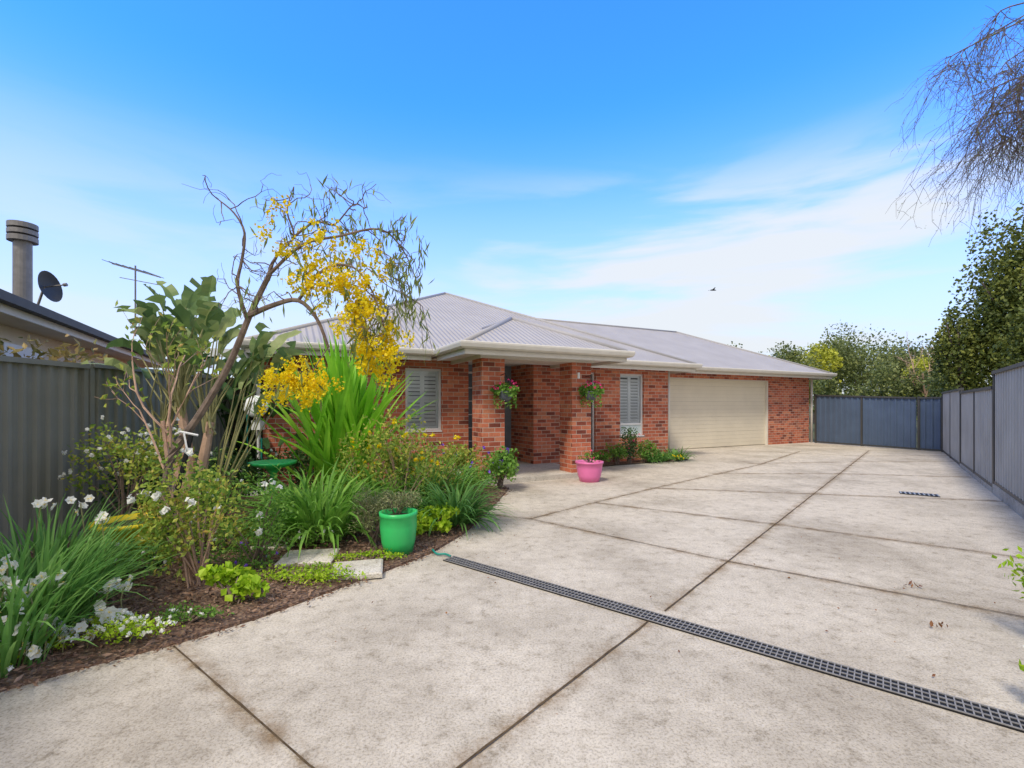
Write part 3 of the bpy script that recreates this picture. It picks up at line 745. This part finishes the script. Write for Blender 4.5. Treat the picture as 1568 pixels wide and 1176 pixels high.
bush('rose_bush',-2.5,3.75,.02,.46,.35,.95,1900,.045,[BARKP,ROSE,WHT],fl=6,fr=.035,blobs=18)
bush('rose_bush',-2.25,4.15,.02,.38,.3,.78,900,.04,[BARK,GREEN,WHT],fl=6,fr=.035,blobs=12)
bush('rose_bush',-1.42,6.1,.02,.66,.4,1.3,1900,.055,[BARKP,ROSE,YEL],fl=18,fr=.03,blobs=22)
bush('rose_bush',-2.0,6.3,.02,.45,.4,1.0,800,.055,[BARKP,ROSE,YEL],fl=5,fr=.03,blobs=12)
bush('rose_bush',-1.0,6.4,.02,.4,.3,.95,600,.055,[BARKP,ROSE,YEL],fl=5,fr=.03,blobs=12)
bush('shrub',-3.9,4.75,.35,.6,.4,.9,1400,.05,[BARK,ROSE,WHT],fl=44,fr=.022,blobs=18)
bush('shrub',-3.2,5.0,.02,.5,.4,.75,900,.05,[BARK,GREEN,WHT],fl=8,fr=.02)
bush('rosemary_bush',-1.40,4.78,.02,.26,.24,.55,2600,.035,[BARK,ROSEM,PURP],asp=.22,blobs=14)
bush('rosemary_bush',-1.16,4.72,.28,.27,.2,.32,1500,.035,[BARK,ROSEM,PURP],asp=.22,blobs=12)
bush('geranium_plant',-.88,5.25,.02,.34,.22,.3,480,.06,[BARK,LIME,YEL],asp=.9)
bush('geranium_plant',-1.05,4.95,.02,.2,.12,.18,150,.05,[BARK,LIME,YEL],asp=.9)
bush('geranium_plant',-2.03,3.42,.02,.28,.2,.26,330,.06,[BARK,LIME,YEL],asp=.9)
bush('groundcover_plant',-2.5,2.85,.0,.5,.18,.16,1200,.025,[BARK,LIME,WHT],fl=80,fr=.014,blobs=20)
bush('groundcover_plant',-2.9,2.42,.0,.45,.18,.16,1100,.028,[BARK,LIME,WHT],fl=24,fr=.014,blobs=16)
bush('groundcover_plant',-2.15,3.1,.0,.3,.12,.12,500,.025,[BARK,GREEN,WHT],fl=4,fr=.014,blobs=12)
bush('groundcover_plant',-1.7,3.85,.0,.55,.18,.13,1300,.028,[BARK,LIME,WHT],blobs=22)
bush('groundcover_plant',-1.3,4.35,.0,.4,.12,.10,600,.028,[BARK,LIME,WHT],blobs=14)
bush('groundcover_plant',-2.4,4.15,.0,.5,.3,.18,900,.03,[BARK,GREEN,PURP],fl=8,fr=.014,blobs=14)
bush('groundcover_plant',-3.2,3.9,.0,.55,.4,.28,1100,.04,[BARK,GREEN,WHT],fl=16,fr=.016,blobs=16)
bush('groundcover_plant',-2.2,4.75,.0,.6,.25,.25,1000,.04,[BARK,GREEN,WHT],fl=6,fr=.016,blobs=16)
bush('groundcover_plant',-2.9,4.6,.0,.5,.3,.35,900,.04,[BARK,ROSE,WHT],fl=6,fr=.016,blobs=16)
bush('flowering_bush',-.20,8.0,.02,.42,.38,.62,1500,.06,[BARK,GREEN,PURP],fl=16,fr=.028,blobs=14,asp=.8)
bush('flowering_bush',-.75,8.1,.02,.5,.4,.7,1200,.06,[BARK,ROSE,PURP],fl=5,fr=.025,blobs=12)
bush('flowering_bush',-.6,7.3,.02,.4,.35,.5,900,.05,[BARK,GREEN,PURP],fl=3,fr=.025,blobs=12)
bush('shrub',-3.3,7.4,.02,.6,.5,.75,1300,.06,[BARK,DKL,WHT],blobs=12)
bush('shrub',-1.7,7.6,.02,.6,.4,.8,1300,.06,[BARK,GREEN,WHT],blobs=12)
bush('shrub',-3.9,6.5,.02,.6,.5,.8,1300,.06,[BARK,DKL,WHT],fl=5,blobs=12)
bush('shrub',-4.3,5.6,.02,.4,.7,.9,1200,.06,[BARK,DKL,WHT],fl=10,blobs=14)
bush('magnolia_shrub',-5.35,5.4,1.0,.5,.9,1.15,800,.12,[BARK,BRONZ,WHT],blobs=24,asp=.45,r0=.012)
bush('magnolia_shrub',-5.0,4.2,1.0,.35,.6,1.1,500,.10,[BARK,BRONZ,WHT],blobs=18,asp=.45,r0=.012)
for s,t,rr,hh,mt in ((6.9,9.0,.25,.32,GREEN),(7.35,9.0,.34,.55,GREEN),(7.75,9.05,.3,.8,DKL),(8.2,9.0,.32,.5,GREEN)):
    p=H(s,t); bush('shrub',p.x,p.y,.02,rr,rr*.8,hh,800,.06,[BARK,mt,REDF],fl=3,blobs=10)
for s in (8.45,8.8,9.15,9.45):
    p=H(s,9.0); clump('agapanthus_clump',p.x,p.y,70,.45,.03,STRAPD,.12,(.1,1.1),(1.0,2.2))
p=H(9.0,8.85); bush('flowering_bush',p.x,p.y,.02,.5,.12,.2,250,.05,[BARK,GREEN,YEL],fl=14,fr=.02)
bush('rose_bush',3.22,2.74,.0,.24,.3,.55,420,.045,[BARK,LIME,REDF],fl=12,fr=.022,blobs=9)
bush('rose_bush',2.56,2.18,.0,.16,.2,.38,200,.04,[BARK,LIME,WHT],fl=9,fr=.03,blobs=8)

def pot(name,x,y,rt,rb,h,mat,z0=.02,rim=.0):
    m=MB(); t=.02
    prof=[(.001,0),(rb,0),(rb+(rt-rb)*.35+.012,h*.3),(rb+(rt-rb)*.7+.012,h*.65),(rt,h-.04),(rt+.006+rim,h-.035),(rt+.008+rim,h),(rt-t,h),(rt-t-.01,h-.05),(.001,h-.05)]
    m.lathe((x,y,z0),prof[:-1],32,0); m.lathe((x,y,z0),[prof[-2],prof[-1]],32,1)
    return m.build(name,[mat,SOIL],None,True)
pot('green_flower_pot',-1.10,4.56,.175,.135,.40,POTG)
pot('yellow_flower_pot',-3.55,4.40,.29,.2,.36,POTY,rim=.015)
pot('pink_flower_pot',1.47,8.95,.25,.18,.38,POTP,.0,.01)
bush('potted_flowers',1.47,8.95,.33,.2,.2,.22,160,.04,[BARK,GREEN,REDF],fl=5,fr=.02)
m=MB(); m.lathe((-3.12,6.15,0),[(.16,0),(.15,.04),(.05,.1),(.04,.55),(.1,.62),(.28,.68),(.29,.71),(.26,.71),(.12,.66),(.001,.65)],28,0); m.build('green_bird_bath',[POTG],None,True)
m=MB(); m.tube(smooth_path([(-.58,4.45,.02),(-.64,4.5,.025),(-.72,4.52,.02),(-.78,4.62,.03)],4),.01,8); m.build('garden_hose',[HOSE],None,True)
m=MB(); m.tube([(-4.5,8.0,0),(-4.5,8.0,1.35)],.012,6); m.tube([(-4.15,7.8,0),(-4.15,7.8,.9)],.015,6);m.build('garden_hose',[HOSE])
m=MB(); cx,cy,cz=-4.1,7.55,1.42
m.lathe((0,0,0),[(.001,-.05),(.06,-.05),(.12,-.03),(.17,0),(.18,.03),(.17,.055),(.1,.075),(.001,.08)],24,0)
o=m.build('pedestal_fan',[WHITE],None,True); o.location=(cx,cy,cz); o.rotation_euler=(math.radians(78),0,math.radians(20))
a_=MB()
for r_ in (.06,.1,.14): a_.tube([(r_*math.cos(t*.3927),r_*math.sin(t*.3927),.085-.03*(r_/.14)**2) for t in range(17)],.004,4)
a_.build('cage_rings',[STEEL],o)
a_=MB(); a_.tube([(cx,cy+.06,.03),(cx,cy+.06,1.3)],.018,8); a_.lathe((cx,cy+.06,0),[(.001,.05),(.18,.04),(.2,.02),(.2,0)],20); a_.box(cx-.07,cy-.02,1.05,cx+.07,cy+.12,1.20)
f_=a_.build('stand',[WHITE]); f_.parent=o
f_.matrix_parent_inverse=(Matrix.Translation((cx,cy,cz))@Matrix.Rotation(math.radians(20),4,'Z')@Matrix.Rotation(math.radians(78),4,'X')).inverted()
def basket(s,zc):
    e=empty('hanging_basket'); c=H(s,7.68,zc)
    m=MB(); m.lathe((c.x,c.y,zc-.2),[(.001,0),(.08,.01),(.11,.06),(.135,.16),(.14,.18),(.12,.18)],18,0); m.build('basket',[plain('basket_grey',(.12,.13,.16),.7)],e,True)
    w0=H(s,7.865,zc+.28); t0=H(s,7.68,zc+.3)
    m=MB(); m.tube([w0,t0],.007,5); 
    for k in range(3):
        a=k*2.1; m.tube([t0,(c.x+.13*math.cos(a),c.y+.13*math.sin(a),zc-.02)],.003,4)
    m.build('bracket',[BLACK],e)
    m=MB()
    for i in range(420):
        v=Vector((G(0,1),G(0,1),G(0,1))).normalized()*R()**.4
        m.leaf((c.x+v.x*.26,c.y+v.y*.18,zc+.0+v.z*.13),U(.04,.08),0,.85)
    for i in range(120): 
        a=U(0,6.28); m.leaf((c.x+.2*math.cos(a),c.y+.18*math.sin(a),zc-U(.05,.33)),U(.04,.07),0,.7)
    for i in range(15):
        v=Vector((G(0,1),G(0,1)-.6,abs(G(0,1)))).normalized(); p=Vector((c.x+v.x*.24,c.y+v.y*.2,zc+.02+v.z*.17))
        for k in range(7): m.leaf(p+Vector((G(0,.009),G(0,.009),G(0,.009))),.028,1,.9)
    m.build('flowers',[GREEN,REDF],e)
basket(3.72,1.72); basket(5.62,1.74)

# ---------------------------------------------------------------- trees
def crown(m,c,rx,rz,n,ls,mi,blobs=14,asp=.7):
    B=[]
    for i in range(blobs):
        v=Vector((G(0,1),G(0,1),G(0,1))).normalized()*U(.35,.8)
        B.append((Vector((c[0]+v.x*rx,c[1]+v.y*rx,c[2]+v.z*rz)),U(.3,.55)))
    for i in range(n):
        q,s=random.choice(B); v=Vector((G(0,1),G(0,1),G(0,1))).normalized()*(R()**.35)
        m.leaf((q.x+v.x*rx*s,q.y+v.y*rx*s,q.z+v.z*rz*s),ls*U(.6,1.3),mi,asp)
def tree(name,x,y,h,r,n,ls,mat,zc=None,rz=None,tr=.15,blobs=16):
    m=MB(); zc=zc or h*.6; rz=rz or h*.42
    m.tube([(x,y,0),(x+G(0,.1),y,zc*.5),(x+G(0,.2),y,zc)],[tr,tr*.8,tr*.5],8,0)
    for i in range(6):
        a=U(0,6.28); m.tube([(x,y,zc*U(.5,.9)),(x+r*.6*math.cos(a),y+r*.6*math.sin(a),zc+U(-.2,.5)*rz)],[tr*.4,tr*.12],5,0)
    crown(m,(x,y,zc),r,rz,n,ls,1,blobs)
    return m.build(name,[BARK,mat])
tree('hedge_tree',15.7,14.7,7.4,1.3,14000,.12,CONIF,4.2,3.3,blobs=44)
tree('hedge_tree',17.3,15.6,7.8,1.5,5000,.15,CONIF,4.3,3.5,blobs=36)
tree('hedge_tree',14.95,15.6,5.2,.85,6500,.11,CONIF,3.2,2.1,blobs=30)
tree('hedge_tree',14.5,13.0,5.0,.8,3500,.12,CONIF,2.8,1.8,blobs=24)
m=MB()
for (x,y,r,zc,rz,mi) in [(22,37,2.6,3.6,2.3,1),(24.5,38,2.4,4.0,2.4,2),(27,40,3,4.2,2.9,1),(30,41,3.2,4.4,3.2,1),(33,42,3,4.2,3.0,1),(35.5,42,3.2,4.8,3.4,1),(19,40,2.2,3.6,1.8,1),(22.5,45,3,4.2,2.6,2),(38,43,3.5,5,3.6,1),(30,50,4.5,5.0,4,1),(24,52,4,4.6,3.4,1),(36,50,4,6,4.4,1),(18,48,3,4.0,2.4,1)]:
    m.tube([(x,y,0),(x,y,zc)],[.2,.1],6,0); crown(m,(x,y,zc),r,rz,3300,.24,mi,18)
m.build('distant_trees',[BARK,BGL,BGY])
m=MB()
for (x,y,r,zc,rz,mi) in [(17.5,26,1.3,1.9,1.4,1),(19.5,25,1.5,2.0,1.6,1),(21.5,24.5,1.6,2.1,1.7,1),(16,28,1.2,1.8,1.4,2),(20,21,1.2,2.0,1.6,1),(23,27,2,2.4,1.9,2)]:
    crown(m,(x,y,zc),r,rz,3000,.16,mi,14); m.tube([(x,y,0),(x,y,zc)],[.1,.05],6,0)
m.build('background_shrubs',[BARK,BGL,BGY])
m=MB()
for i in range(40):
    a=math.radians(-100+i*6.2); 
    d_=U(70,85); x=d_*math.sin(a); y=d_*math.cos(a)
    crown(m,(x,y,1.6),5,2.0,500,.7,1,8)
m.build('treeline',[BARK,BGL])
m=MB(); branch(m,(21.4,24,0),(0,0,1),3.2,.07,3,0,None,.12,4,.6,.08,5,.45); branch(m,(21.9,24.3,0),(.1,0,1),3,.06,3,0,None,.12,4,.6,.08,5,.45); m.build('bare_tree',[BARKP])
m=MB()
limb(m,[(12.6,9.2,0),(12.5,9.2,3),(12.3,9.1,5.5),(12.0,9.0,7.2)],.22,.12,k=10)
ends=[]
for k in range(18):
    zt=U(7.2,9.4); xe=U(9.15,11.2); ye=9+G(0,.8)
    sp=limb(m,[(12.1,9.05,U(5.5,7.2)),((12.1+xe)/2+.3,9+G(0,.4),zt-.1),(xe+.3,ye,zt+.05),(xe,ye,zt-.35)],.026,.005,k=6); ends+=sp[5:]
for i in range(430):
    q=random.choice(ends); p=Vector(q)
    L=U(.6,2.4); seg=7; pts=[p.copy()]; d=Vector((G(-.25,.4),G(0,.3),-.3))
    for k in range(seg):
        d=(d+Vector((G(0,.24),G(0,.24),-.17))).normalized(); p=p+d*L/seg; pts.append(p.copy())
        if R()<.85:
            dd=(d+Vector((G(0,.8),G(0,.8),G(-.1,.5)))).normalized(); m.tube([p,p+dd*U(.1,.3),p+dd*U(.3,.45)+Vector((0,0,-.08))],[.004,.003,.002],3,1,False)
        for j in range(2): m.leaf(p+Vector((G(0,.05),G(0,.05),G(0,.05))),U(.02,.045),2,.5)
    m.tube(pts,[.007-.0007*k for k in range(len(pts))],4,1,False)
m.build('weeping_tree',[BARK,TWIG,WLEAF])
m=MB(); bx,by,bz=12.8,30,8.75
m.tube([(bx-.18,by,bz),(bx-.08,by,bz+.02),(bx+.05,by,bz+.02),(bx+.16,by,bz+.01),(bx+.22,by,bz)],[.01,.045,.05,.03,.005],8,0)
m.face([(bx-.06,by,bz+.03),(bx+.08,by,bz+.03),(bx+.02,by-.35,bz+.1),(bx-.08,by-.5,bz+.08)]); m.face([(bx-.06,by,bz+.03),(bx+.08,by,bz+.03),(bx+.02,by+.35,bz+.1),(bx-.08,by+.5,bz+.08)])
m.face([(bx-.17,by,bz),(bx-.3,by-.05,bz),(bx-.3,by+.05,bz)]); m.build('bird',[BLACK])

# ---------------------------------------------------------------- world
wd=bpy.data.worlds.new('World'); scene.world=wd; wd.use_nodes=True; nt=wd.node_tree
bg=nt.nodes['Background']; bg.inputs['Strength'].default_value=.15
SUN_EL=math.radians(52); SUN_AZ=math.radians(210)
sky=N(nt,'ShaderNodeTexSky'); sky.sky_type='NISHITA'; sky.sun_disc=False; sky.sun_elevation=SUN_EL; sky.sun_rotation=SUN_AZ
sky.air_density=1.0; sky.dust_density=.6; sky.ozone_density=2.0
tc=N(nt,'ShaderNodeTexCoord'); sp=N(nt,'ShaderNodeSeparateXYZ'); nt.links.new(tc.outputs['Generated'],sp.inputs[0])
mulc=N(nt,'ShaderNodeMixRGB',blend_type='MULTIPLY'); mulc.inputs[0].default_value=1; mulc.inputs[2].default_value=(.52,1.7,3.4,1)
nt.links.new(sky.outputs[0],mulc.inputs[1])
mp=N(nt,'ShaderNodeMapping'); mp.inputs['Scale'].default_value=(1,1,6.0); mp.inputs['Rotation'].default_value=(0,math.radians(-9),0); mp.inputs['Location'].default_value=(3.1,1.7,.35)
nt.links.new(tc.outputs['Generated'],mp.inputs[0])
nz=noise(nt,mp.outputs[0],2.0,9,.52); nz.inputs['Distortion'].default_value=.35
def mr(a,b,c,d,src,cl=True):
    n=N(nt,'ShaderNodeMapRange'); n.interpolation_type='SMOOTHSTEP'
    for i,v in enumerate((a,b,c,d)): n.inputs[i+1].default_value=v
    nt.links.new(src,n.inputs[0]); return n.outputs[0]
def mth(op,a,b):
    n=N(nt,'ShaderNodeMath',operation=op)
    for i,v in enumerate((a,b)):
        if isinstance(v,(int,float)): n.inputs[i].default_value=v
        else: nt.links.new(v,n.inputs[i])
    return n.outputs[0]
cl=mr(.40,.62,0,1,nz.outputs['Fac'])
zmask=mr(.30,.48,1,0,sp.outputs['Z']); xm=mr(-.45,.25,.3,1,sp.outputs['X'])
cl=mth('MULTIPLY',mth('MULTIPLY',cl,zmask),mth('MULTIPLY',xm,.95))
hz=mr(.02,.55,.92,0,sp.outputs['Z'])
# unseen warm white cloud added overhead and behind the viewpoint as soft fill
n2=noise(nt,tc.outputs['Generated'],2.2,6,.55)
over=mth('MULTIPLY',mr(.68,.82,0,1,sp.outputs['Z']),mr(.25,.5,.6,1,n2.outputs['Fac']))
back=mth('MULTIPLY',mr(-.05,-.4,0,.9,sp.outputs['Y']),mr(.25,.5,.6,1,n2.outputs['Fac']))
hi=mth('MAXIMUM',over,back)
f=mth('SUBTRACT',1,mth('MULTIPLY',mth('SUBTRACT',1,cl),mth('SUBTRACT',1,hz)))
mx=N(nt,'ShaderNodeMixRGB'); nt.links.new(f,mx.inputs[0]); nt.links.new(mulc.outputs[0],mx.inputs[1]); mx.inputs[2].default_value=(5.6,5.9,6.2,1)
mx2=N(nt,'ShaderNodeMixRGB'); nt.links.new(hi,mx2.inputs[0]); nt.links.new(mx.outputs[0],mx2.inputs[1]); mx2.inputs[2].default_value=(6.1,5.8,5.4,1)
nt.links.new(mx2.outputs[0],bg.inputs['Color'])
sl=bpy.data.lights.new('sun','SUN'); sl.energy=2.9; sl.angle=math.radians(10); sl.color=(1,.92,.80)
so=bpy.data.objects.new('sun',sl); scene.collection.objects.link(so)
to=Vector((math.sin(SUN_AZ)*math.cos(SUN_EL),math.cos(SUN_AZ)*math.cos(SUN_EL),math.sin(SUN_EL)))
so.rotation_euler=to.to_track_quat('Z','Y').to_euler()
# ---------------------------------------------------------------- camera
cd=bpy.data.cameras.new('camera'); cam=bpy.data.objects.new('camera',cd); scene.collection.objects.link(cam)
cam.location=(0,0,1.45); cam.rotation_euler=(math.radians(90),0,0); cd.sensor_width=36; cd.lens=16.55; cd.shift_y=.0204; cd.clip_start=.05; cd.clip_end=2000
scene.camera=cam
